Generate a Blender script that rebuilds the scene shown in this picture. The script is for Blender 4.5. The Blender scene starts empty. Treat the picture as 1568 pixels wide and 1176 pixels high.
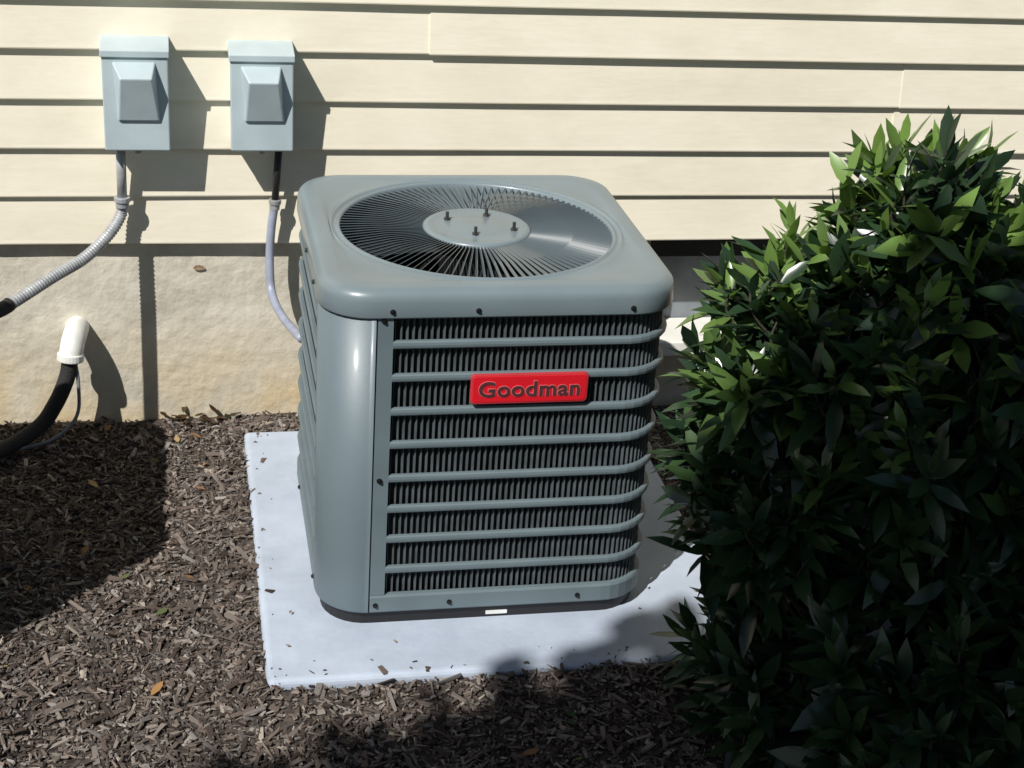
import bpy, numpy as np, math, random
from mathutils import Vector, Matrix, noise
random.seed(7); rng=np.random.default_rng(7)
scn=bpy.context.scene
try:
    scn.view_settings.view_transform='Standard'; scn.view_settings.look='None'; scn.view_settings.exposure=0
except Exception: pass

# ------------------------------------------------------------ helpers
def new_mat(name): 
    m=bpy.data.materials.new(name); m.use_nodes=True
    nt=m.node_tree; b=nt.nodes["Principled BSDF"]; return m,nt,b
def mat(name,c,rough=.5,metal=0,var=.12,scale=8,bump=0,bscale=60,c2=None,spec=.5,coat=0,detail=3):
    m,nt,b=new_mat(name); N=nt.nodes.new; L=nt.links.new
    b.inputs['Roughness'].default_value=rough; b.inputs['Metallic'].default_value=metal
    b.inputs['Specular IOR Level'].default_value=spec
    b.inputs['Coat Weight'].default_value=coat; b.inputs['Coat Roughness'].default_value=.15
    tc=N('ShaderNodeTexCoord')
    n=N('ShaderNodeTexNoise'); n.inputs['Scale'].default_value=scale; n.inputs['Detail'].default_value=detail
    L(tc.outputs['Object'],n.inputs['Vector'])
    r=N('ShaderNodeValToRGB'); L(n.outputs['Fac'],r.inputs['Fac'])
    r.color_ramp.elements[0].position=.3; r.color_ramp.elements[1].position=.7
    a=[max(0,x*(1-var)) for x in c]; d=[x*(1+var) for x in c] if c2 is None else c2
    r.color_ramp.elements[0].color=(*a,1); r.color_ramp.elements[1].color=(*d,1)
    L(r.outputs[0],b.inputs['Base Color'])
    if bump:
        n2=N('ShaderNodeTexNoise'); n2.inputs['Scale'].default_value=bscale; n2.inputs['Detail'].default_value=4
        L(tc.outputs['Object'],n2.inputs['Vector'])
        bp=N('ShaderNodeBump'); bp.inputs['Strength'].default_value=bump; bp.inputs['Distance'].default_value=.01
        L(n2.outputs['Fac'],bp.inputs['Height']); L(bp.outputs[0],b.inputs['Normal'])
    return m
def empty(name):
    o=bpy.data.objects.new(name,None); o.empty_display_size=.1; scn.collection.objects.link(o); return o
def mk(name,v,f,m,parent=None,smooth=False,bevel=0,col=None,seg=2):
    me=bpy.data.meshes.new(name); me.from_pydata([tuple(x) for x in v],[],[tuple(x) for x in f]); me.update()
    if m: me.materials.append(m)
    if smooth: me.polygons.foreach_set('use_smooth',[True]*len(me.polygons))
    if col is not None:
        a=me.attributes.new('col','FLOAT_COLOR','POINT')
        c=np.ones((len(v),4)); c[:,:3]=col; a.data.foreach_set('color',c.ravel().astype(np.float32))
    o=bpy.data.objects.new(name,me); scn.collection.objects.link(o)
    if parent: o.parent=parent
    if bevel:
        b=o.modifiers.new('b','BEVEL'); b.width=bevel; b.segments=seg; b.limit_method='ANGLE'; b.angle_limit=math.radians(35)
    return o
BF=[(0,3,2,1),(4,5,6,7),(0,1,5,4),(1,2,6,5),(2,3,7,6),(3,0,4,7)]
def box(name,x0,x1,y0,y1,z0,z1,m,parent=None,bevel=0,seg=2):
    v=[(x0,y0,z0),(x1,y0,z0),(x1,y1,z0),(x0,y1,z0),(x0,y0,z1),(x1,y0,z1),(x1,y1,z1),(x0,y1,z1)]
    return mk(name,v,BF,m,parent,bevel=bevel,seg=seg)
class Acc:
    def __init__(s): s.v=[];s.f=[]
    def add(s,v,f):
        k=len(s.v); s.v+= [tuple(x) for x in v]; s.f+=[tuple(i+k for i in q) for q in f]
def catmull(P,n=12):
    P=[Vector(p) for p in P]; P=[P[0]*2-P[1]]+P+[P[-1]*2-P[-2]]; out=[]
    for i in range(1,len(P)-2):
        a,b,c,d=P[i-1:i+3]
        for k in range(n):
            t=k/n; out.append(.5*((2*b)+(c-a)*t+(2*a-5*b+4*c-d)*t*t+(3*b-a-3*c+d)*t**3))
    out.append(P[-2]); return out
def resample(pts,step):
    out=[pts[0]];acc=0
    for a,b in zip(pts,pts[1:]):
        L=(b-a).length
        if L<1e-9: continue
        d=step-acc
        while d<=L: out.append(a+(b-a)*(d/L)); d+=step
        acc=(acc+L)%step
    return out
def tube(acc,pts,rad,n=12,cap=True):
    pts=[Vector(p) for p in pts]; rings=[]; up=None; v=[];f=[]
    for i,p in enumerate(pts):
        t=(pts[min(i+1,len(pts)-1)]-pts[max(i-1,0)]).normalized()
        if up is None:
            up=t.cross(Vector((0,0,1))) 
            if up.length<.1: up=t.cross(Vector((1,0,0)))
            up.normalize()
        up=(up-t*up.dot(t)).normalized(); w=t.cross(up)
        r=rad(i) if callable(rad) else rad
        for k in range(n):
            a=2*math.pi*k/n; v.append(p+up*(r*math.cos(a))+w*(r*math.sin(a)))
    for i in range(len(pts)-1):
        for k in range(n):
            a=i*n+k;b=i*n+(k+1)%n; f.append((a,b,b+n,a+n))
    if cap:
        f.append(tuple(range(n))[::-1]); f.append(tuple(range((len(pts)-1)*n,len(pts)*n)))
    acc.add(v,f)
def cyl(acc,c,axis,r,h,n=16,r2=None):
    c=Vector(c);axis=Vector(axis).normalized(); tube(acc,[c,c+axis*h],(lambda i:r if i==0 else (r2 if r2 is not None else r)),n)

# ------------------------------------------------------------ materials
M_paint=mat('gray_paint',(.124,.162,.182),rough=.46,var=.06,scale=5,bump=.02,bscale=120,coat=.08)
M_cover=mat('gray_paint_sky_lit',(.172,.218,.240),rough=.36,var=.06,scale=6,bump=.015,bscale=120,coat=.25)  # same gray, base lightened to paint in the sky reflection on top parts
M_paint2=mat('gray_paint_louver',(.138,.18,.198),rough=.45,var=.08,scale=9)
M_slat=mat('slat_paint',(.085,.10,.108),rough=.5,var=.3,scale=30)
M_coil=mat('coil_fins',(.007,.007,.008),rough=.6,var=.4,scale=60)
M_black=mat('black_plastic',(.012,.012,.013),rough=.5)
M_dark=mat('dark_metal',(.03,.03,.032),rough=.45,metal=.4)
M_wire=mat('guard_wire',(.085,.108,.118),rough=.2,var=.05,coat=.8)
M_blade=mat('fan_blade',(.05,.06,.065),rough=.35,metal=.3)
M_screw=mat('screw_head',(.02,.02,.02),rough=.3,metal=.5)
M_bolt=mat('bolt_steel',(.10,.10,.10),rough=.35,metal=.8)
M_red=mat('badge_red',(.68,.012,.024),rough=.32,var=.04,coat=.4)
M_redrim=mat('badge_rim',(.62,.05,.06),rough=.3,metal=.2)
M_letter=mat('badge_letter',(.14,.05,.06),rough=.35,metal=.4)
M_letter2=mat('badge_letter_edge',(.70,.16,.16),rough=.3,metal=.1)
M_stick=mat('white_sticker',(.75,.75,.73),rough=.5)
M_box=mat('box_paint',(.47,.555,.585),rough=.4,var=.07,scale=12,bump=.02,bscale=90)
M_conduit=mat('conduit_gray',(.36,.37,.38),rough=.4,metal=.15,var=.25,scale=35)
M_conduit2=mat('conduit_blue_gray',(.31,.34,.43),rough=.38,var=.15,scale=25)
M_pvc=mat('white_pvc',(.76,.76,.72),rough=.4,var=.1,scale=20)
M_foam=mat('black_foam',(.02,.02,.02),rough=.8,bump=.3,bscale=200)
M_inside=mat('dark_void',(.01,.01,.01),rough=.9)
M_sill=mat('white_trim',(.80,.78,.72),rough=.5,var=.08,bump=.1)
M_vent=mat('vent_gray',(.20,.22,.24),rough=.5,var=.25,scale=14)
M_roof=mat('roof_shingle',(.08,.075,.07),rough=.9,var=.3,scale=30,bump=.5)
M_bark=mat('bark',(.05,.045,.03),rough=.9,var=.3,scale=20,bump=.6)

# siding
M_sid,nt,b=new_mat('vinyl_siding'); N=nt.nodes.new; L=nt.links.new
tc=N('ShaderNodeTexCoord'); mp=N('ShaderNodeMapping'); mp.inputs['Scale'].default_value=(.9,1,2)
L(tc.outputs['Object'],mp.inputs[0]); n=N('ShaderNodeTexNoise'); n.inputs['Scale'].default_value=2.6; n.inputs['Detail'].default_value=6; n.inputs['Roughness'].default_value=.68; L(mp.outputs[0],n.inputs[0])
r=N('ShaderNodeValToRGB'); L(n.outputs[0],r.inputs[0]); r.color_ramp.elements[0].position=.25;r.color_ramp.elements[1].position=.6
r.color_ramp.elements[0].color=(.75,.685,.54,1); r.color_ramp.elements[1].color=(.88,.815,.665,1)
L(r.outputs[0],b.inputs['Base Color']); b.inputs['Roughness'].default_value=.45
mp2=N('ShaderNodeMapping'); mp2.inputs['Scale'].default_value=(5,1,30); L(tc.outputs['Object'],mp2.inputs[0])
n2=N('ShaderNodeTexNoise'); n2.inputs['Scale'].default_value=3; n2.inputs['Detail'].default_value=3; L(mp2.outputs[0],n2.inputs[0])
bp=N('ShaderNodeBump'); bp.inputs['Strength'].default_value=.05; bp.inputs['Distance'].default_value=.01; L(n2.outputs[0],bp.inputs['Height']); L(bp.outputs[0],b.inputs['Normal'])

# foundation concrete with stains
M_found,nt,b=new_mat('parged_concrete'); N=nt.nodes.new; L=nt.links.new
tc=N('ShaderNodeTexCoord'); n=N('ShaderNodeTexNoise'); n.inputs['Scale'].default_value=4.5; n.inputs['Detail'].default_value=8; n.inputs['Roughness'].default_value=.7; L(tc.outputs['Object'],n.inputs[0])
r=N('ShaderNodeValToRGB'); L(n.outputs[0],r.inputs[0])
r.color_ramp.elements[0].position=.3; r.color_ramp.elements[0].color=(.50,.455,.36,1); r.color_ramp.elements[1].position=.6; r.color_ramp.elements[1].color=(.72,.67,.56,1)
sx=N('ShaderNodeSeparateXYZ'); L(tc.outputs['Object'],sx.inputs[0])
n3=N('ShaderNodeTexNoise'); n3.inputs['Scale'].default_value=4; n3.inputs['Detail'].default_value=5; L(tc.outputs['Object'],n3.inputs[0])
r3=N('ShaderNodeValToRGB'); L(n3.outputs[0],r3.inputs[0]); r3.color_ramp.elements[0].position=.36; r3.color_ramp.elements[1].position=.70
ma=N('ShaderNodeMath'); ma.operation='MULTIPLY_ADD'; ma.inputs[1].default_value=-4.0; ma.inputs[2].default_value=1.2; ma.use_clamp=True; L(sx.outputs['Z'],ma.inputs[0])
mm=N('ShaderNodeMath'); mm.operation='MULTIPLY'; mm.use_clamp=True; L(ma.outputs[0],mm.inputs[0]); L(r3.outputs[0],mm.inputs[1])
mx=N('ShaderNodeMix'); mx.data_type='RGBA'; L(mm.outputs[0],mx.inputs[0]); L(r.outputs[0],mx.inputs[6]); mx.inputs[7].default_value=(.62,.45,.20,1)
L(mx.outputs[2],b.inputs['Base Color']); b.inputs['Roughness'].default_value=.9
n4=N('ShaderNodeTexNoise'); n4.inputs['Scale'].default_value=30; n4.inputs['Detail'].default_value=8; L(tc.outputs['Object'],n4.inputs[0])
bp=N('ShaderNodeBump'); bp.inputs['Strength'].default_value=.4; bp.inputs['Distance'].default_value=.012; L(n4.outputs[0],bp.inputs['Height']); L(bp.outputs[0],b.inputs['Normal'])

# pad
M_pad,nt,b=new_mat('pad_concrete'); N=nt.nodes.new; L=nt.links.new
tc=N('ShaderNodeTexCoord'); n=N('ShaderNodeTexNoise'); n.inputs['Scale'].default_value=4; n.inputs['Detail'].default_value=8; n.inputs['Roughness'].default_value=.72; L(tc.outputs['Object'],n.inputs[0])
r=N('ShaderNodeValToRGB'); L(n.outputs[0],r.inputs[0]); r.color_ramp.elements[0].position=.3; r.color_ramp.elements[0].color=(.35,.40,.48,1); r.color_ramp.elements[1].position=.62; r.color_ramp.elements[1].color=(.475,.535,.63,1)
L(r.outputs[0],b.inputs['Base Color']); b.inputs['Roughness'].default_value=.6
bp=N('ShaderNodeBump'); bp.inputs['Strength'].default_value=.28; bp.inputs['Distance'].default_value=.01; L(n.outputs[0],bp.inputs['Height']); L(bp.outputs[0],b.inputs['Normal'])

def attr_mat(name,rough,spec=.5,trans=0):
    m,nt,b=new_mat(name); a=nt.nodes.new('ShaderNodeAttribute'); a.attribute_name='col'
    nt.links.new(a.outputs['Color'],b.inputs['Base Color']); b.inputs['Roughness'].default_value=rough; b.inputs['Specular IOR Level'].default_value=spec
    if trans:
        t=nt.nodes.new('ShaderNodeBsdfTranslucent'); mixs=nt.nodes.new('ShaderNodeMixShader'); out=nt.nodes['Material Output']
        hs=nt.nodes.new('ShaderNodeHueSaturation'); hs.inputs['Value'].default_value=1.7; hs.inputs['Saturation'].default_value=1.15
        nt.links.new(a.outputs['Color'],hs.inputs['Color']); nt.links.new(hs.outputs[0],t.inputs['Color'])
        mixs.inputs[0].default_value=trans; nt.links.new(b.outputs[0],mixs.inputs[1]); nt.links.new(t.outputs[0],mixs.inputs[2]); nt.links.new(mixs.outputs[0],out.inputs['Surface'])
    return m
M_leaf=attr_mat('shrub_leaf',.30,.7,.2)
M_tleaf=attr_mat('tree_leaf',.6,.2)
M_chip=attr_mat('wood_chip',.85,.15)
# ground
M_gr,nt,b=new_mat('mulch_soil'); N=nt.nodes.new; L=nt.links.new
tc=N('ShaderNodeTexCoord'); n=N('ShaderNodeTexNoise'); n.inputs['Scale'].default_value=60; n.inputs['Detail'].default_value=6; L(tc.outputs['Object'],n.inputs[0])
r=N('ShaderNodeValToRGB'); L(n.outputs[0],r.inputs[0]); r.color_ramp.elements[0].position=.35; r.color_ramp.elements[0].color=(.018,.013,.011,1); r.color_ramp.elements[1].position=.7; r.color_ramp.elements[1].color=(.105,.083,.07,1)
sx=N('ShaderNodeSeparateXYZ'); L(tc.outputs['Object'],sx.inputs[0])
g=N('ShaderNodeMath'); g.operation='LESS_THAN'; g.inputs[1].default_value=-2.6; L(sx.outputs['Y'],g.inputs[0])
n6=N('ShaderNodeTexNoise'); n6.inputs['Scale'].default_value=12; n6.inputs['Detail'].default_value=5; L(tc.outputs['Object'],n6.inputs[0])
r6=N('ShaderNodeValToRGB'); L(n6.outputs[0],r6.inputs[0]); r6.color_ramp.elements[0].color=(.03,.06,.015,1); r6.color_ramp.elements[1].color=(.09,.14,.035,1)
mx=N('ShaderNodeMix'); mx.data_type='RGBA'; L(g.outputs[0],mx.inputs[0]); L(r.outputs[0],mx.inputs[6]); L(r6.outputs[0],mx.inputs[7])
L(mx.outputs[2],b.inputs['Base Color']); b.inputs['Roughness'].default_value=.95
bp=N('ShaderNodeBump'); bp.inputs['Strength'].default_value=.8; bp.inputs['Distance'].default_value=.01; L(n.outputs[0],bp.inputs['Height']); L(bp.outputs[0],b.inputs['Normal'])

# ------------------------------------------------------------ ground
PADS=[(.137,1.14,-1.232,-.175),(-1.33,-.47,-1.32,-.40)]
def gz(x,y):
    a=noise.noise(Vector((x*2.2,y*2.2,3)))*.012+noise.noise(Vector((x*9,y*9,8)))*.009
    up=0
    for x0,x1,y0,y1 in PADS:
        dx=max(x0-x,0,x-x1); dy=max(y0-y,0,y-y1); dd=math.hypot(dx,dy); up=max(up,.036*math.exp(-(dd/.11)**2))
        if x0+.02<x<x1-.02 and y0+.02<y<y1-.02: up=-.01
    return a-.004+up
xs=np.concatenate([[-60,-30,-12,-6,-3],np.linspace(-1.6,2.6,260),[3.5,6,12,30,60]])
ys=np.concatenate([[-60,-30,-12,-6,-3.2],np.linspace(-2.2,.06,150),[.5,3,12,60]])
v=[(x,y,gz(x,y) if (-1.6<=x<=2.6 and -2.2<=y<=.06) else -.01) for y in ys for x in xs]
nx=len(xs); f=[(j*nx+i,j*nx+i+1,(j+1)*nx+i+1,(j+1)*nx+i) for j in range(len(ys)-1) for i in range(nx-1)]
mk('ground',v,f,M_gr,smooth=True)

# chips
def chips():
    n=110000
    X=rng.uniform(-.9,2.1,n); Y=rng.uniform(-1.75,0.0,n)
    keep=np.ones(n,bool)
    for a,b_,c,d in PADS: keep&=~((X>a+.004)&(X<b_-.004)&(Y>c+.004)&(Y<d-.004))
    X=X[keep];Y=Y[keep]
    Z=np.array([gz(x,y) for x,y in zip(X,Y)])+rng.uniform(-.003,.010,len(X))
    a,b_,c,d=PADS[0]; m=90; e=np.abs(rng.normal(0,.03,m))+.004; side=rng.integers(0,3,m)
    px=np.where(side==0,a+e,rng.uniform(a,b_,m)); py=np.where(side==1,c+e,np.where(side==2,d-e,rng.uniform(c,d,m))); px[-14:]=rng.uniform(a,b_,14); py[-14:]=rng.uniform(c,d,14)
    X=np.concatenate([X,px]);Y=np.concatenate([Y,py]);Z=np.concatenate([Z,np.full(m,.0515)]); n=len(X)
    ln=np.clip(rng.lognormal(math.log(.0105),.65,n),.003,.065)*.5; wd=np.clip(ln*rng.uniform(.10,.6,n),.0009,.0068); th=rng.uniform(.0005,.0022,n)
    yaw=rng.uniform(0,2*math.pi,n); pit=rng.normal(0,.28,n); rol=rng.normal(0,.4,n)
    ln[-m:]*=.6; pit[-m:]*=.1; rol[-m:]*=.1; th[-m:]=.0007
    d=np.stack([np.cos(yaw)*np.cos(pit),np.sin(yaw)*np.cos(pit),np.sin(pit)],1)
    s=np.stack([-np.sin(yaw),np.cos(yaw),np.zeros(n)],1); u=np.cross(d,s)
    s2=s*np.cos(rol)[:,None]+u*np.sin(rol)[:,None]; u=np.cross(d,s2)
    C=np.stack([X,Y,Z],1); V=np.zeros((n,8,3))
    k=0
    for zz in (-1,1):
        for sxx,syy in ((-1,-1),(1,-1),(1,1),(-1,1)):
            tap=rng.uniform(.1,1.1,n); el=rng.uniform(.7,1.15,n)
            V[:,k]=C+d*(ln*sxx*el)[:,None]+s2*(wd*syy*tap)[:,None]+u*(th*zz)[:,None]; k+=1
    V[:,:,1]=np.minimum(V[:,:,1],.008)
    F=(np.arange(n)*8)[:,None,None]+np.array([q for q in BF if q!=(0,3,2,1)])[None]
    base=np.array([[.122,.094,.078],[.175,.143,.122],[.245,.21,.182],[.062,.047,.039],[.34,.295,.24],[.155,.138,.126],[.29,.265,.24]])
    idx=rng.choice(len(base),n,p=[.25,.22,.14,.20,.03,.11,.05]); col=base[idx]*rng.uniform(.65,1.25,(n,1))
    return V.reshape(-1,3),F.reshape(-1,4),np.repeat(col,8,0)
v,f,c=chips(); mul=mk('mulch',v,f,M_chip,col=c)

# ------------------------------------------------------------ leaf builder
ST=[0,.16,.42,.72,1.0]; HW=[0,.52,1.0,.80,0]
def leaves(P,Dr,Up,Ln,Wd,curl,fold):
    n=len(P); Dr=Dr/np.linalg.norm(Dr,axis=1,keepdims=True)
    S=np.cross(Dr,Up); S/=np.linalg.norm(S,axis=1,keepdims=True)+1e-9; U=np.cross(S,Dr)
    V=np.zeros((n,11,3))
    def pt(t,w,sg):
        return P+Dr*(Ln*t)[:,None]-U*(curl*Ln*t*t)[:,None]+S*(sg*w*Wd)[:,None]+U*(abs(sg)*w*Wd*fold)[:,None]
    for i in range(5): V[:,i]=pt(ST[i],0,0)
    for i in range(3): V[:,5+i]=pt(ST[i+1],HW[i+1],1); V[:,8+i]=pt(ST[i+1],HW[i+1],-1)
    T=[(0,1,5),(1,2,6,5),(2,3,7,6),(3,4,7),(0,8,1),(1,8,9,2),(2,9,10,3),(3,10,4)]
    F=[]
    for k in range(n):
        o=k*11
        for q in T: F.append(tuple(o+i for i in q))
    return V.reshape(-1,3),F

# ------------------------------------------------------------ shrub
shrub=empty('shrub')
ELL=[((1.38,-1.46,.72),(.40,.34,.36),1.0),((1.22,-1.42,.99),(.15,.17,.20),1.3),((1.04,-1.40,.80),(.16,.18,.19),1.3),((1.03,-1.42,.57),(.18,.21,.14),1.1),
     ((1.13,-1.45,.19),(.21,.24,.14),1.1),((1.62,-1.45,.62),(.38,.42,.47),.8),((1.32,-1.72,.28),(.27,.22,.27),1.0),((1.50,-1.42,.25),(.30,.32,.25),.8)]
def inside(p,k,lim):
    for j,(c,r,_) in enumerate(ELL):
        if j==k: continue
        if sum(((p[i]-c[i])/r[i])**2 for i in range(3))<lim: return True
    return False
tips=[];
for k,(c,r,dens) in enumerate(ELL):
    area=4*math.pi*((r[0]*r[1])**1.6/3+(r[0]*r[2])**1.6/3+(r[1]*r[2])**1.6/3)**(1/1.6)
    m=int(area*330*dens)
    for _ in range(m):
        d=Vector(rng.normal(size=3)).normalized()
        lump=1+.26*noise.noise(Vector((d.x*3+k*7,d.y*3,d.z*3)))
        q=rng.uniform(.68,1.02)*lump
        if rng.random()<.12: q*=rng.uniform(1.05,1.20)
        p=Vector((c[0]+d.x*r[0]*q,c[1]+d.y*r[1]*q,c[2]+d.z*r[2]*q))
        if p.z<.03 or inside(p,k,.55): continue
        nrm=Vector((d.x/r[0],d.y/r[1],d.z/r[2])).normalized()
        ax=(nrm*.6+Vector((0,0,.95))+Vector(rng.normal(size=3))*.28).normalized()
        tips.append((p,ax))
LP=[];LD=[];LU=[];LL=[];LW=[];LC=[];LF=[];LK=[]
for p,ax in tips:
    a=ax.orthogonal().normalized(); b_=ax.cross(a); nl=rng.integers(7,13); ph=rng.uniform(0,6.28)
    young_lit=rng.random()<.5; big=rng.uniform(.75,1.2)
    for i in range(nl):
        t=i/nl; ang=ph+i*2.4+rng.normal()*.2; el=math.radians(8+70*t+rng.normal()*12)
        rad=a*math.cos(ang)+b_*math.sin(ang); d=rad*math.cos(el)+ax*math.sin(el)
        d=d+Vector((0,0,-.10)); base=p-ax*(.085*(1-t))
        LP.append(base); LD.append(d); LU.append(ax+rad*(-.2)+Vector(rng.normal(size=3))*.22)
        ln=(.112-.040*t)*big*rng.uniform(.8,1.15); LL.append(ln); LW.append(ln*rng.uniform(.125,.165))
        LK.append(rng.uniform(.02,.32)*(1-.5*t)); LF.append(rng.uniform(.1,.45))
        g=rng.uniform(.7,1.3); lit_top=min(1,max(0,(p.z-.6)/.35))
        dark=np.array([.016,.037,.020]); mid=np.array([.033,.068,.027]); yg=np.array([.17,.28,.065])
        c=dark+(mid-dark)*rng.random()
        if young_lit and t>.25: c=c+(yg-c)*(.12+.88*lit_top)*rng.uniform(.5,1)  # new growth is yellower; the blend by height paints in the sunlit top
        LC.append(c*g)
V,F=leaves(np.array([tuple(x) for x in LP]),np.array([tuple(x) for x in LD]),np.array([tuple(x) for x in LU]),np.array(LL),np.array(LW),np.array(LK),np.array(LF))
mk('leaves',V,F,M_leaf,shrub,smooth=True,col=np.repeat(np.array(LC),11,0))
acc=Acc()
for p,ax in tips[::2]:
    b0=Vector((1.38+rng.normal()*.08,-1.47+rng.normal()*.06,max(.0,p.z-.45))); mid=b0.lerp(p,.6)+Vector((0,0,-.03)); 
    tube(acc,catmull([b0,mid,p-ax*.07,p],4),lambda i:.004*(1-i/14)+.001,5,False)
for _ in range(8):
    b0=Vector((1.38+rng.normal()*.07,-1.47+rng.normal()*.05,-.02)); e=b0+Vector((rng.uniform(-.15,.15),rng.uniform(-.1,.1),.7))
    tube(acc,catmull([b0,b0.lerp(e,.5)+Vector((rng.normal()*.02,rng.normal()*.02,0)),e],6),lambda i:.014*(1-i/16),7,False)
mk('stems',acc.v,acc.f,M_bark,shrub,smooth=True)

# ------------------------------------------------------------ tree behind the viewer, unseen, added and shaped to cast the front shade
shade_tree=empty('shade_tree')
cc=np.array([-1.22,-5.275,4.0]); ra=np.array([3.4,1.5,.8]); th=math.atan(.30)
n=22000
D=rng.normal(size=(n,3)); D/=np.linalg.norm(D,axis=1,keepdims=True); q=rng.uniform(.35,1,n)**.45
q*=np.array([1+.03*noise.noise(Vector(x*5)) for x in D])
Pp=D*q[:,None]*ra; Pw=np.stack([Pp[:,0]*math.cos(th)-Pp[:,1]*math.sin(th),Pp[:,0]*math.sin(th)+Pp[:,1]*math.cos(th),Pp[:,2]],1)+cc
ln=rng.uniform(.10,.15,n)
V,F=leaves(Pw,rng.normal(size=(n,3)),rng.normal(size=(n,3)),ln,ln*.36,np.full(n,.2),np.full(n,.2))
mk('crown',V,F,M_tleaf,shade_tree,smooth=True,col=np.repeat(np.array([[.05,.10,.025]])*rng.uniform(.6,1.3,(n,1)),11,0))
acc=Acc(); t0=Vector((-1.6,-5.6,0))
tube(acc,catmull([t0+Vector((0,0,-.1)),t0+Vector((.05,.05,1.2)),t0+Vector((.1,.1,2.6)),t0+Vector((.2,.2,3.9))],8),lambda i:.17*(1-i/32)+.03,12)
for k in range(11):
    a=k*2.4; e=Vector((cc[0]+2.5*math.cos(a)*math.cos(th),cc[1]+1.0*math.sin(a)+2.5*math.cos(a)*math.sin(th),cc[2]+rng.uniform(-.2,.5)))
    s0=t0+Vector((.1,.1,2.0+.15*k)); tube(acc,catmull([s0,s0.lerp(e,.5)+Vector((0,0,.15)),e],7),lambda i:.06*(1-i/16)+.008,8)
mk('trunk',acc.v,acc.f,M_bark,shade_tree,smooth=True)

# ------------------------------------------------------------ house
house=empty('house')
z0=.493; sp=.119; joints={4:[.604],3:[1.839],2:[1.832],0:[-2.2],1:[3.4],5:[-1.7],6:[2.6]}
acc=Acc()
for k in range(20):
    jl=[-7]+sorted(joints.get(k,[((k*1.37)%3.66)-3.5]))+[9]
    zb=z0+k*sp
    for j,(xa,xb) in enumerate(zip(jl,jl[1:])):
        off=-.0034*(j%2); m=max(2,int((xb-xa)/.12)); ex=.012 if j%2 else 0
        X=np.linspace(xa-ex,xb,m); prof=[(-.001,zb+.0015),(-.014,zb+.0005),(-.0168,zb+.001),(-.0175,zb+.004),(-.0162,zb+.012),(-.0025,zb+sp+.003)]
        v=[];f=[]
        for x in X:
            w=noise.noise(Vector((x*1.3,k*5.1,j)))*.0030; dz=noise.noise(Vector((x*.8,k*3.3,9)))*.0018-(.0015 if j%2 else 0)
            for y,z in prof: v.append((x,y+off+w*(1 if y<-.003 else .3),z+dz))
        q=len(prof)
        for i in range(m-1):
            for t in range(q-1): f.append((i*q+t,(i+1)*q+t,(i+1)*q+t+1,i*q+t+1))
        if j%2: f.append(tuple(range(q)))
        acc.add(v,f)
mk('siding',acc.v,acc.f,M_sid,house)
ztop=z0+20*sp
box('wall_core',-7,9,.06,.22,.47,ztop,M_sill,house)
box('sheathing',-7,9,.0042,.058,.497,ztop,M_inside,house)
def grid_wall(name,x0,x1,z0_,z1,y,m):
    nx_=max(2,int((x1-x0)/.03)); nz=max(2,int((z1-z0_)/.02)); v=[];f=[]
    for j in range(nz+1):
        for i in range(nx_+1):
            x=x0+(x1-x0)*i/nx_; z=z0_+(z1-z0_)*j/nz
            d=noise.noise(Vector((x*4,0,z*4)))*.003+noise.noise(Vector((x*15,2,z*15)))*.0012
            v.append((x,y+d,z))
    for j in range(nz):
        for i in range(nx_): 
            a=j*(nx_+1)+i; f.append((a,a+1,a+nx_+2,a+nx_+1))
    return mk(name,v,f,m,house,smooth=True)
grid_wall('foundation',-4,1.205,-.1,.496,.010,M_found)
grid_wall('foundation_right',1.955,6,-.1,.496,.010,M_found)
grid_wall('foundation_low',1.205,1.955,-.1,.160,.010,M_found)
box('foundation_far',-7,-4,.01,.2,-.1,.496,M_found,house)
box('reveal_left',1.190,1.205,.012,.2,.16,.49,M_found,house); box('reveal_right',1.955,1.97,.012,.2,.16,.49,M_found,house)
box('vent_back',1.205,1.955,.140,.16,.16,.49,M_vent,house)
box('vent_top_shade',1.206,1.954,.100,.138,.40,.489,M_dark,house)  # dark block stands in for the shade at the top of the recess
for xx in (1.206,1.944): box('vent_frame',xx,xx+.012,.118,.139,.204,.399,M_vent,house)
box('vent_sill',1.185,1.975,-.028,.139,.160,.203,M_sill,house,.004)
acc=Acc(); 
for (x,z,r) in [(.038,.419,.010),(.95,.3,.01)]:
    pts=[(x,.0046,z)]+[(x+r*(1+.4*noise.noise(Vector((a,x,1))))*1.4*math.cos(a),.0042,z+r*.7*math.sin(a)*(1+.3*noise.noise(Vector((a*2,x,5))))) for a in np.linspace(0,6.28,17)[:-1]]
    acc.add(pts,[(0,i,i%16+1) for i in range(1,17)])
mk('parging_chip',acc.v,acc.f,mat('chip_shadow',(.28,.2,.12),rough=.9,var=.5,scale=80),house)
box('soffit',-7.2,9.2,-.35,.2,ztop+.0,ztop+.03,M_sill,house); box('fascia',-7.2,9.2,-.375,-.352,ztop-.01,ztop+.16,M_sill,house)
mk('roof',[(-7.2,-.42,ztop+.16),(9.2,-.42,ztop+.16),(9.2,4,ztop+2.4),(-7.2,4,ztop+2.4),(-7.2,-.42,ztop+.19),(9.2,-.42,ztop+.19),(9.2,4,ztop+2.43),(-7.2,4,ztop+2.43)],BF,M_roof,house)

# ------------------------------------------------------------ pads
def pad(name,r):
    o=box(name,r[0],r[1],r[2],r[3],-.05,.05,M_pad,None,.014,4); return o
pad('concrete_pad',PADS[0]); pad('concrete_pad',PADS[1])

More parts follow.
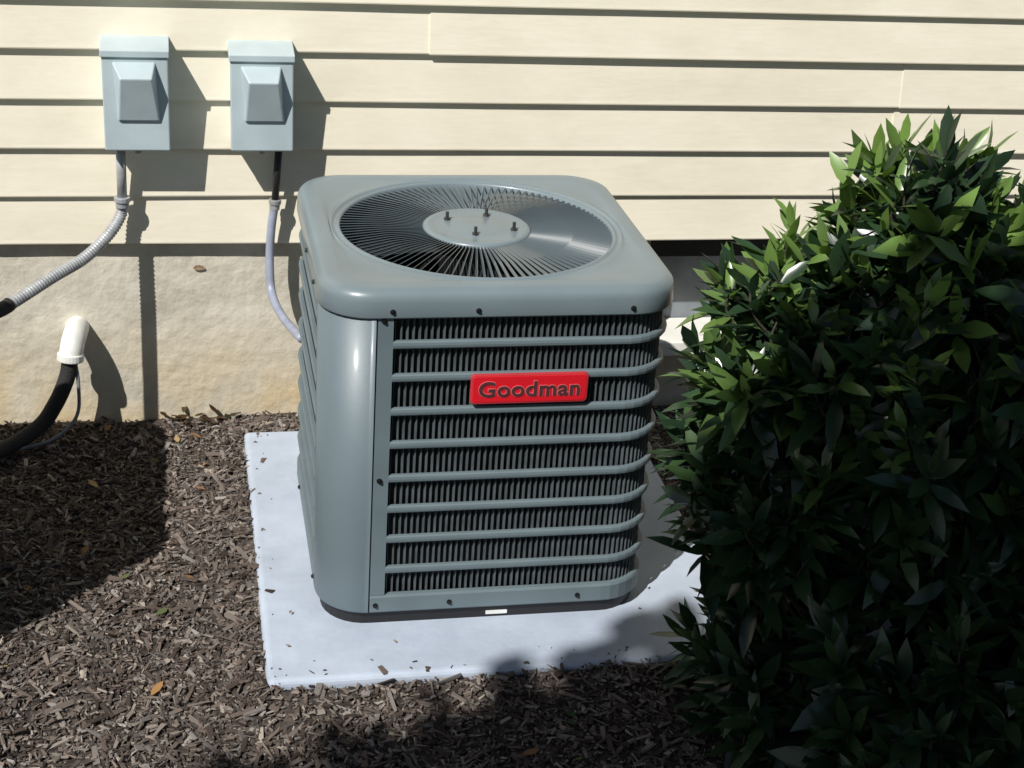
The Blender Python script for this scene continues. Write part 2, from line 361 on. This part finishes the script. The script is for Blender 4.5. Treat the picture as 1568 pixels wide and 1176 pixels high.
# ------------------------------------------------------------ air conditioner
W=.70; BW=.688; RC=.10
def Pth(s,w=BW,r=RC):
    h=w/2-r; a=math.pi*r/2; per=8*h+4*a; s=s%per
    if s<=h: return (s,-w/2,0,-1)
    s-=h; k=0
    cx=[(h,-h),(h,h),(-h,h),(-h,-h)]; st=[-math.pi/2,0,math.pi/2,math.pi]
    dirs=[(0,1),(-1,0),(0,-1),(1,0)]
    for k in range(4):
        if s<=a:
            t=st[k]+s/r; return (cx[k][0]+r*math.cos(t),cx[k][1]+r*math.sin(t),math.cos(t),math.sin(t))
        s-=a; ln=2*h if k<3 else h
        if s<=ln:
            t=st[k]+math.pi/2; nx_,ny_=math.cos(t),math.sin(t)
            return (cx[k][0]+r*nx_+dirs[k][0]*s,cx[k][1]+r*ny_+dirs[k][1]*s,nx_,ny_)
        s-=ln
    return (0,-w/2,0,-1)
PER=8*(BW/2-RC)+2*math.pi*RC
def sweep(acc,prof,s0,s1,closedprof=True,step=.02,caps=True):
    m=max(2,int((s1-s0)/step)); full=abs((s1-s0)-PER)<1e-6; v=[];f=[];q=len(prof)
    cnt=m if full else m+1
    for i in range(cnt):
        x,y,nx_,ny_=Pth(s0+(s1-s0)*i/m)
        for o,z in prof: v.append((x+nx_*o,y+ny_*o,z))
    for i in range(m):
        j=(i+1)%cnt
        for t in range(q if closedprof else q-1):
            u=(t+1)%q; f.append((i*q+t,j*q+t,j*q+u,i*q+u))
    if not full and caps and closedprof: f.append(tuple(range(q))[::-1]); f.append(tuple(range((cnt-1)*q,cnt*q)))
    acc.add(v,f)
def rectp(o0,o1,z0_,z1): return [(o0,z0_),(o1,z0_),(o1,z1),(o0,z1)]
ac=empty('air_conditioner')
S0=-.2435; S1=PER-(BW/2-RC)-math.pi*RC/2-.004
acc=Acc(); sweep(acc,[(-.012,.082),(.0015,.082),(.003,.086),(.003,.732),(-.012,.732)],S1-PER+.003,S0-.003,step=.01)
o=mk('corner_post',acc.v,acc.f,M_paint,ac)
for p_ in o.data.polygons: p_.use_smooth=True
acc=Acc()
sweep(acc,rectp(-.010,.0015,.123,.742),S0,-.214); sweep(acc,rectp(-.010,.0015,.123,.742),S1-.03,S1)
sweep(acc,[(-.010,.082),(.001,.082),(.003,.085),(.003,.118),(0,.123),(-.010,.123)],S0,S1)
sweep(acc,rectp(-.010,.0008,.739,.755),S0,S1)
for z in [.676,.607,.535,.463,.389,.320,.251,.180]:
    z+=.002
    sweep(acc,[(-.007,z-.0085),(.000,z-.0085),(.002,z-.006),(.0028,z-.001),(.002,z+.0045),(.000,z+.0075),(-.007,z+.0075)],-.2142,S1-.0298)
mk('louver_panels',acc.v,acc.f,M_paint2,ac)
acc=Acc(); s=-.209; kk=0
while s<S1-.032:
    x,y,a,b_=Pth(s); tx,ty=-b_,a; v=[]; j_=math.sin(kk*12.9)*.0006; kk+=1
    for z in (.121,.741):
        for o,t in ((-.022,-.0040),(-.0085,-.0006),(-.0085,.0008),(-.022,-.0026)): v.append((x+a*o+tx*(t+j_),y+b_*o+ty*(t+j_),z))
    acc.add(v,BF); s+=.0118
mk('louver_slats',acc.v,acc.f,M_slat,ac)
acc=Acc(); sweep(acc,[(-.032,.09),(-.032,.745)],0,PER,closedprof=False); mk('coil',acc.v,acc.f,M_coil,ac,smooth=True)
acc=Acc(); sweep(acc,[(-.02,.046),(-.010,.048),(-.008,.081),(-.30,.0815)],0,PER,closedprof=False); mk('base_pan',acc.v,acc.f,M_black,ac)
def loop(w,r,z,n=120):
    out=[]
    h=w/2-r; per=8*h+2*math.pi*r
    for i in range(n):
        x,y,_,_=Pth(per*i/n,w,r); out.append((x,y,z))
    return out
N_=160; A0=[math.atan2(p[1],p[0]) for p in loop(.60,.09,0,N_)]
rings=[loop(.694,.10,.738,N_),loop(.700,.10,.734,N_),loop(.702,.10,.737,N_),loop(.700,.10,.766,N_)]
for t in np.linspace(.2,1,6):
    a=t*math.pi/2; d=.024*(1-math.cos(a)); rings.append(loop(.700-2*d,.10-d*.8,.766+.024*math.sin(a),N_))
rings.append(loop(.62,.085,.7915,N_)); rings.append(loop(.610,.085,.7905,N_))
def circ(R,z): return [(R*math.cos(a),R*math.sin(a),z) for a in A0]
def blend(t,z):
    sq=loop(.606,.12,0,N_); return [(sq[i][0]*(1-t)+.302*math.cos(A0[i])*t,sq[i][1]*(1-t)+.302*math.sin(A0[i])*t,z) for i in range(N_)]
rings+= [blend(.25,.7885),blend(.6,.7865),blend(.9,.7875),circ(.301,.7895),circ(.298,.7880),circ(.295,.7840),circ(.291,.7840),circ(.288,.7878),circ(.284,.7878),circ(.281,.784),circ(.279,.77),circ(.279,.66)]
v=[p for r_ in rings for p in r_]; f=[(i*N_+k,i*N_+(k+1)%N_,(i+1)*N_+(k+1)%N_,(i+1)*N_+k) for i in range(len(rings)-1) for k in range(N_)]
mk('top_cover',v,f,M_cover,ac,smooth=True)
acc=Acc(); NF=108
for k in range(NF):
    a=2*math.pi*k/NF; c,s_=math.cos(a),math.sin(a); v=[]
    for (R,z,w_) in ((.105,.7835,.0022),(.20,.786,.0028),(.282,.7815,.0030)):
        tl=math.radians(50)
        for (ww,tt) in ((-w_,-.0006),(w_,-.0006),(w_,.0006),(-w_,.0006)):
            tx=ww*math.cos(tl)-tt*math.sin(tl); tz=ww*math.sin(tl)+tt*math.cos(tl)
            v.append((R*c-s_*tx,R*s_+c*tx,z+tz))
    f=[]
    for i in range(2):
        for t in range(4): u=(t+1)%4; f.append((i*4+t,i*4+u,(i+1)*4+u,(i+1)*4+t))
    acc.add(v,f)
mk('fan_guard',acc.v,acc.f,M_wire,ac)
hub=[(.0,.790),(.055,.790),(.060,.7885),(.095,.7885),(.100,.790),(.108,.789),(.1125,.785),(.112,.779),(.0,.778)]
v=[];f=[];n=72
for R,z in hub:
    for k in range(n): v.append((max(R,.0005)*math.cos(2*math.pi*k/n),max(R,.0005)*math.sin(2*math.pi*k/n),z))
for i in range(len(hub)-1):
    for k in range(n): f.append((i*n+k,(i+1)*n+k,(i+1)*n+(k+1)%n,i*n+(k+1)%n))
mk('guard_hub',v,[q[::-1] for q in f],M_cover,ac,smooth=True)
acc=Acc()
for x,y in [(-.056,.040),(.031,.062),(-.012,-.052),(.073,-.026)]:
    cyl(acc,(x,y,.788),(0,0,1),.0075,.005,6); cyl(acc,(x,y,.792),(0,0,1),.0035,.014,10)
mk('motor_bolts',acc.v,acc.f,M_bolt,ac)
acc=Acc(); cyl(acc,(0,0,.62),(0,0,1),.075,.14,32); mk('motor',acc.v,acc.f,M_dark,ac)
acc=Acc()
for b3 in range(3):
    v=[];nr,na=6,12
    for i in range(nr+1):
        R=.05+.215*i/nr
        for j in range(na+1):
            a=b3*2.094+.3+math.radians(88*(j/na-.5)*(.55+.45*i/nr)+8*i/nr); v.append((R*math.cos(a),R*math.sin(a),.70+.05*(j/na-.5)+.012*math.sin(j/na*3.14)))
    acc.add(v,[(i*(na+1)+j,(i+1)*(na+1)+j,(i+1)*(na+1)+j+1,i*(na+1)+j+1) for i in range(nr) for j in range(na)])
o=mk('fan_blades',acc.v,acc.f,M_blade,ac,smooth=True); so=o.modifiers.new('s','SOLIDIFY'); so.thickness=.002
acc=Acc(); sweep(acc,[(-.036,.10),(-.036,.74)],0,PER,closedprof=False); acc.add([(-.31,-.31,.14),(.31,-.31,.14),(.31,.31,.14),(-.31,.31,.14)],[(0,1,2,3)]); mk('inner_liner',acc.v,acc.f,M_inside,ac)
acc=Acc()
def screw(s,z,o=.003,r=.0044):
    x,y,a,b_=Pth(s); cyl(acc,(x+a*o,y+b_*o,z),(a,b_,0),r*1.25,.0015,12); cyl(acc,(x+a*(o+.001),y+b_*(o+.001),z),(a,b_,0),r,.004,6,r*.8)
for s_,z in [(-.217,.748),(-.055,.748),(.246,.748),(.45,.748),(.8,.748),(-.45,.748),(-.62,.748),(-.232,.389)]: screw(s_,z,.0062 if z>.7 else .003)
for s_ in (-.232,-.08,.19,-.42,-.8,.6): screw(s_,.100)
screw(-.232,.728,.002)
mk('screws',acc.v,acc.f,M_screw,ac)
def rrect(x0,x1,z0_,z1,r,y,n=8):
    out=[]
    for cx,cz,a0 in ((x1-r,z1-r,0),(x0+r,z1-r,90),(x0+r,z0_+r,180),(x1-r,z0_+r,270)):
        for i in range(n+1):
            a=math.radians(a0+90*i/n); out.append((cx+r*math.cos(a),y,cz+r*math.sin(a)))
    return out
def plaque(name,x0,x1,z0_,z1,r,y0,y1,m,bev=.0015):
    a=rrect(x0,x1,z0_,z1,r,y0); b_=rrect(x0,x1,z0_,z1,r,y1); n=len(a)
    return mk(name,a+b_,[tuple(range(n)),tuple(range(n,2*n))[::-1]]+[(i,n+i,n+(i+1)%n,(i+1)%n) for i in range(n)],m,ac,bevel=bev)
bx0,bx1,bz0,bz1=.533-.596,.765-.596,.554,.617
yf=-BW/2
plaque('badge_rim',bx0,bx1,bz0,bz1,.009,yf-.012,yf-.004,M_redrim,.002)
plaque('badge_plate',bx0+.004,bx1-.004,bz0+.004,bz1-.004,.007,yf-.0130,yf-.011,M_red,.0008)
def word(txt,x,y,z,size,wx,m,name,ex=.0007,off=.0):
    t=bpy.data.curves.new(name,'FONT'); t.body=txt; t.size=size; t.extrude=ex; t.align_x='CENTER'; t.align_y='CENTER'; t.offset=off
    t.space_character=1.06
    t.materials.append(m); o=bpy.data.objects.new(name,t); scn.collection.objects.link(o); o.parent=ac
    o.location=(x,y,z); o.rotation_euler=(math.pi/2,0,0); o.scale=(wx,1,1); return o
word('Goodman',(bx0+bx1)/2,yf-.0136,(bz0+bz1)/2-.001,.044,1.09,M_letter,'badge_lettering',ex=.0008,off=.0009)
word('Goodman',(bx0+bx1)/2,yf-.0131,(bz0+bz1)/2-.001,.044,1.09,M_letter2,'badge_lettering_edge',ex=.0006,off=.0020)
plaque('warning_sticker',.0,.045,.058,.066,.001,yf+.0065,yf+.0085,M_stick,0)
ac.location=(.596,-.716,0)
ac2=empty('air_conditioner'); ac2.location=(-.874,-.86,0)
for ch in list(ac.children):
    d=ch.copy(); scn.collection.objects.link(d); d.parent=ac2

# ------------------------------------------------------------ electrical boxes
def ebox(x0,x1,z0_,z1):
    e=empty('electrical_box'); yb=-.004; yfz=-.094
    box('enclosure',x0+.003,x1-.003,yfz,yb,z0_,z1-.012,M_box,e,.004)
    box('cover_door',x0,x1,yfz-.008,yfz+.02,z0_+.004,z1-.024,M_box,e,.003)
    mk('lid',[(x0-.003,yfz-.013,z1-.026),(x1+.003,yfz-.013,z1-.026),(x1+.003,-.006,z1-.026),(x0-.003,-.006,z1-.026),(x0-.003,yfz-.013,z1-.010),(x1+.003,yfz-.013,z1-.010),(x1+.003,-.006,z1+.004),(x0-.003,-.006,z1+.004)],BF,M_box,e,bevel=.002)
    ha,hb=x0+.025,x1-.022; zt,zb=z1-.036,z0_+.076; y0=yfz-.0075
    v=[(ha+.006,y0,zb),(hb+.002,y0,zb),(hb-.006,y0,zt),(ha-.002,y0,zt),(ha+.009,y0-.007,zb+.001),(hb-.001,y0-.007,zb+.001),(hb-.014,y0-.040,zt-.030),(ha+.016,y0-.040,zt-.030)]
    mk('handle_hood',v,[(0,3,2,1),(4,5,6,7),(0,1,5,4),(1,2,6,5),(2,3,7,6),(3,0,4,7)],M_box,e,bevel=.003)
    a=Acc(); cyl(a,((x0+x1)/2,yfz+.01,z0_-.006),(0,0,1),.008,.008,12); mk('latch',a.v,a.f,M_conduit,e)
    return e
ebox(-.171,-.023,.75,1.000); ebox(.117,.262,.75,.994)

# ------------------------------------------------------------ conduits
def conduit(name,vert,flex,r,m,rib=True):
    e=empty(name)
    a=Acc(); tube(a,[Vector(p) for p in vert],r*.85,12); mk('connector',a.v,a.f,M_dark if not rib else m,e,smooth=True)
    a=Acc(); d=(Vector(vert[-1])-Vector(vert[0])).normalized(); cyl(a,Vector(vert[-1])-d*.012,d,r*1.45,.012,14); cyl(a,Vector(vert[-1]),d,r*1.2,.014,14); cyl(a,Vector(vert[0]),d,r*1.5,.010,6); mk('fittings',a.v,a.f,M_conduit,e,bevel=.0015)
    pts=resample(catmull(flex,20),.0016); a=Acc(); tube(a,pts,(lambda i:r*(1+(.08 if i%5<2 else -.05))) if rib else r,14); mk('flexible_conduit',a.v,a.f,m,e,smooth=True)
    return e
c1=conduit('electrical_conduit',[(-.138,-.05,.752),(-.139,-.05,.612)],[(-.139,-.05,.612),(-.144,-.047,.577),(-.172,-.078,.540),(-.227,-.137,.503),(-.298,-.213,.484),(-.406,-.329,.453),(-.52,-.45,.44)],.0135,M_conduit)
a=Acc(); tube(a,resample(catmull([(-.385,-.306,.459),(-.406,-.329,.453),(-.52,-.45,.44)],12),.01),.0165,14); mk('tape_wrap',a.v,a.f,M_foam,c1,smooth=True)
conduit('electrical_conduit',[(.232,-.05,.752),(.222,-.05,.605)],[(.222,-.05,.605),(.213,-.055,.54),(.209,-.06,.456),(.213,-.09,.385),(.232,-.2,.37),(.262,-.40,.40)],.0105,M_conduit2,False)
# ------------------------------------------------------------ drain pipe
dp=empty('drain_pipe')
a=Acc(); tube(a,catmull([(-.262,.02,.262),(-.266,-.030,.262),(-.270,-.058,.256),(-.274,-.074,.240),(-.278,-.080,.222)],8),lambda i:.029,24); mk('pvc_elbow',a.v,a.f,M_pvc,dp,smooth=True)
a=Acc(); cyl(a,(-.277,-.079,.230),(-.10,-.15,-1),.0325,.020,24); mk('pvc_collar',a.v,a.f,M_pvc,dp,bevel=.003)
a=Acc(); tube(a,resample(catmull([(-.278,-.08,.222),(-.288,-.088,.17),(-.320,-.10,.10),(-.365,-.13,.05),(-.46,-.22,.035),(-.60,-.42,.12)],12),.01),.020,14); mk('insulated_line',a.v,a.f,M_foam,dp,smooth=True)
a=Acc(); tube(a,resample(catmull([(-.268,-.085,.22),(-.262,-.09,.15),(-.270,-.11,.07),(-.33,-.15,.028),(-.42,-.19,.022),(-.55,-.3,.03)],12),.01),.0045,8); mk('control_cable',a.v,a.f,M_vent,dp,smooth=True)

# ------------------------------------------------------------ fallen leaves
n=40; P=np.stack([rng.uniform(-.45,1.2,n),rng.uniform(-1.6,-.03,n),np.full(n,.012)],1)
P=[p for p in P if not any(a-.04<p[0]<b_+.04 and c-.04<p[1]<d+.04 for a,b_,c,d in PADS)]; n0=len(P)
P+= [np.array(q) for q in [(.72,-1.36,.016),(.75,-1.345,.018),(.70,-1.37,.016)]]
for _ in range(26): P.append(np.array([rng.uniform(-.08,.10),rng.uniform(-.045,-.005),rng.uniform(.008,.022)]))
P+= [np.array(q) for q in [(.2,-1.0,.058),(.40,-1.13,.055),(.19,-1.12,.055)]]
P=np.array(P); n=len(P)
Dd=np.stack([rng.normal(size=n),rng.normal(size=n),rng.normal(size=n)*.15],1); ln=rng.uniform(.018,.04,n); ln[-3:]=.012
cs=np.array([[.30,.16,.06],[.36,.26,.12],[.10,.12,.05],[.22,.12,.06]])[rng.integers(0,4,n)]; cs[n0:n0+3]=[.05,.10,.04]; cs[n0+3:-3]*=.18
V,F=leaves(P,Dd,np.tile([0,0,1.],(n,1)),ln,ln*.22,rng.uniform(-.2,.1,n),rng.uniform(0,.3,n))
mk('fallen_leaves',V,F,M_chip,mul,smooth=True,col=np.repeat(cs,11,0))

# ------------------------------------------------------------ light
az=math.radians(43); el=math.radians(48)
d=Vector((math.sin(az)*math.cos(el),math.cos(az)*math.cos(el),-math.sin(el)))
sl=bpy.data.lights.new('sun','SUN'); sl.energy=5.0; sl.angle=math.radians(.5); sl.color=(1,.975,.93)
so=bpy.data.objects.new('sun',sl); so.rotation_euler=d.to_track_quat('-Z','Y').to_euler(); so.location=(-4,-6,8); scn.collection.objects.link(so)
w=bpy.data.worlds.new('World'); scn.world=w; w.use_nodes=True; nt=w.node_tree; bg=nt.nodes['Background']
sk=nt.nodes.new('ShaderNodeTexSky'); sk.sky_type='NISHITA'; sk.sun_disc=False; sk.sun_elevation=el; sk.sun_rotation=math.radians(223)
nt.links.new(sk.outputs[0],bg.inputs['Color']); bg.inputs['Strength'].default_value=.05

# ------------------------------------------------------------ camera
yaw,pt,r_=.22330,.44174,-.07104
Fw=np.array([math.sin(yaw)*math.cos(pt),math.cos(yaw)*math.cos(pt),-math.sin(pt)])
R0=np.array([math.cos(yaw),-math.sin(yaw),0]); D0=np.cross(Fw,R0)
R=math.cos(r_)*R0+math.sin(r_)*D0; Dn=-math.sin(r_)*R0+math.cos(r_)*D0
cd=bpy.data.cameras.new('camera'); cd.sensor_width=36; cd.lens=2439.05/1568*36; cd.clip_end=500; cd.clip_start=.05
co=bpy.data.objects.new('camera',cd); scn.collection.objects.link(co)
mw=Matrix.Identity(4)
for i in range(3): mw[i][0]=R[i]; mw[i][1]=-Dn[i]; mw[i][2]=-Fw[i]
mw[0][3],mw[1][3],mw[2][3]=0,-3.77253,1.90587
co.matrix_world=mw; scn.camera=co
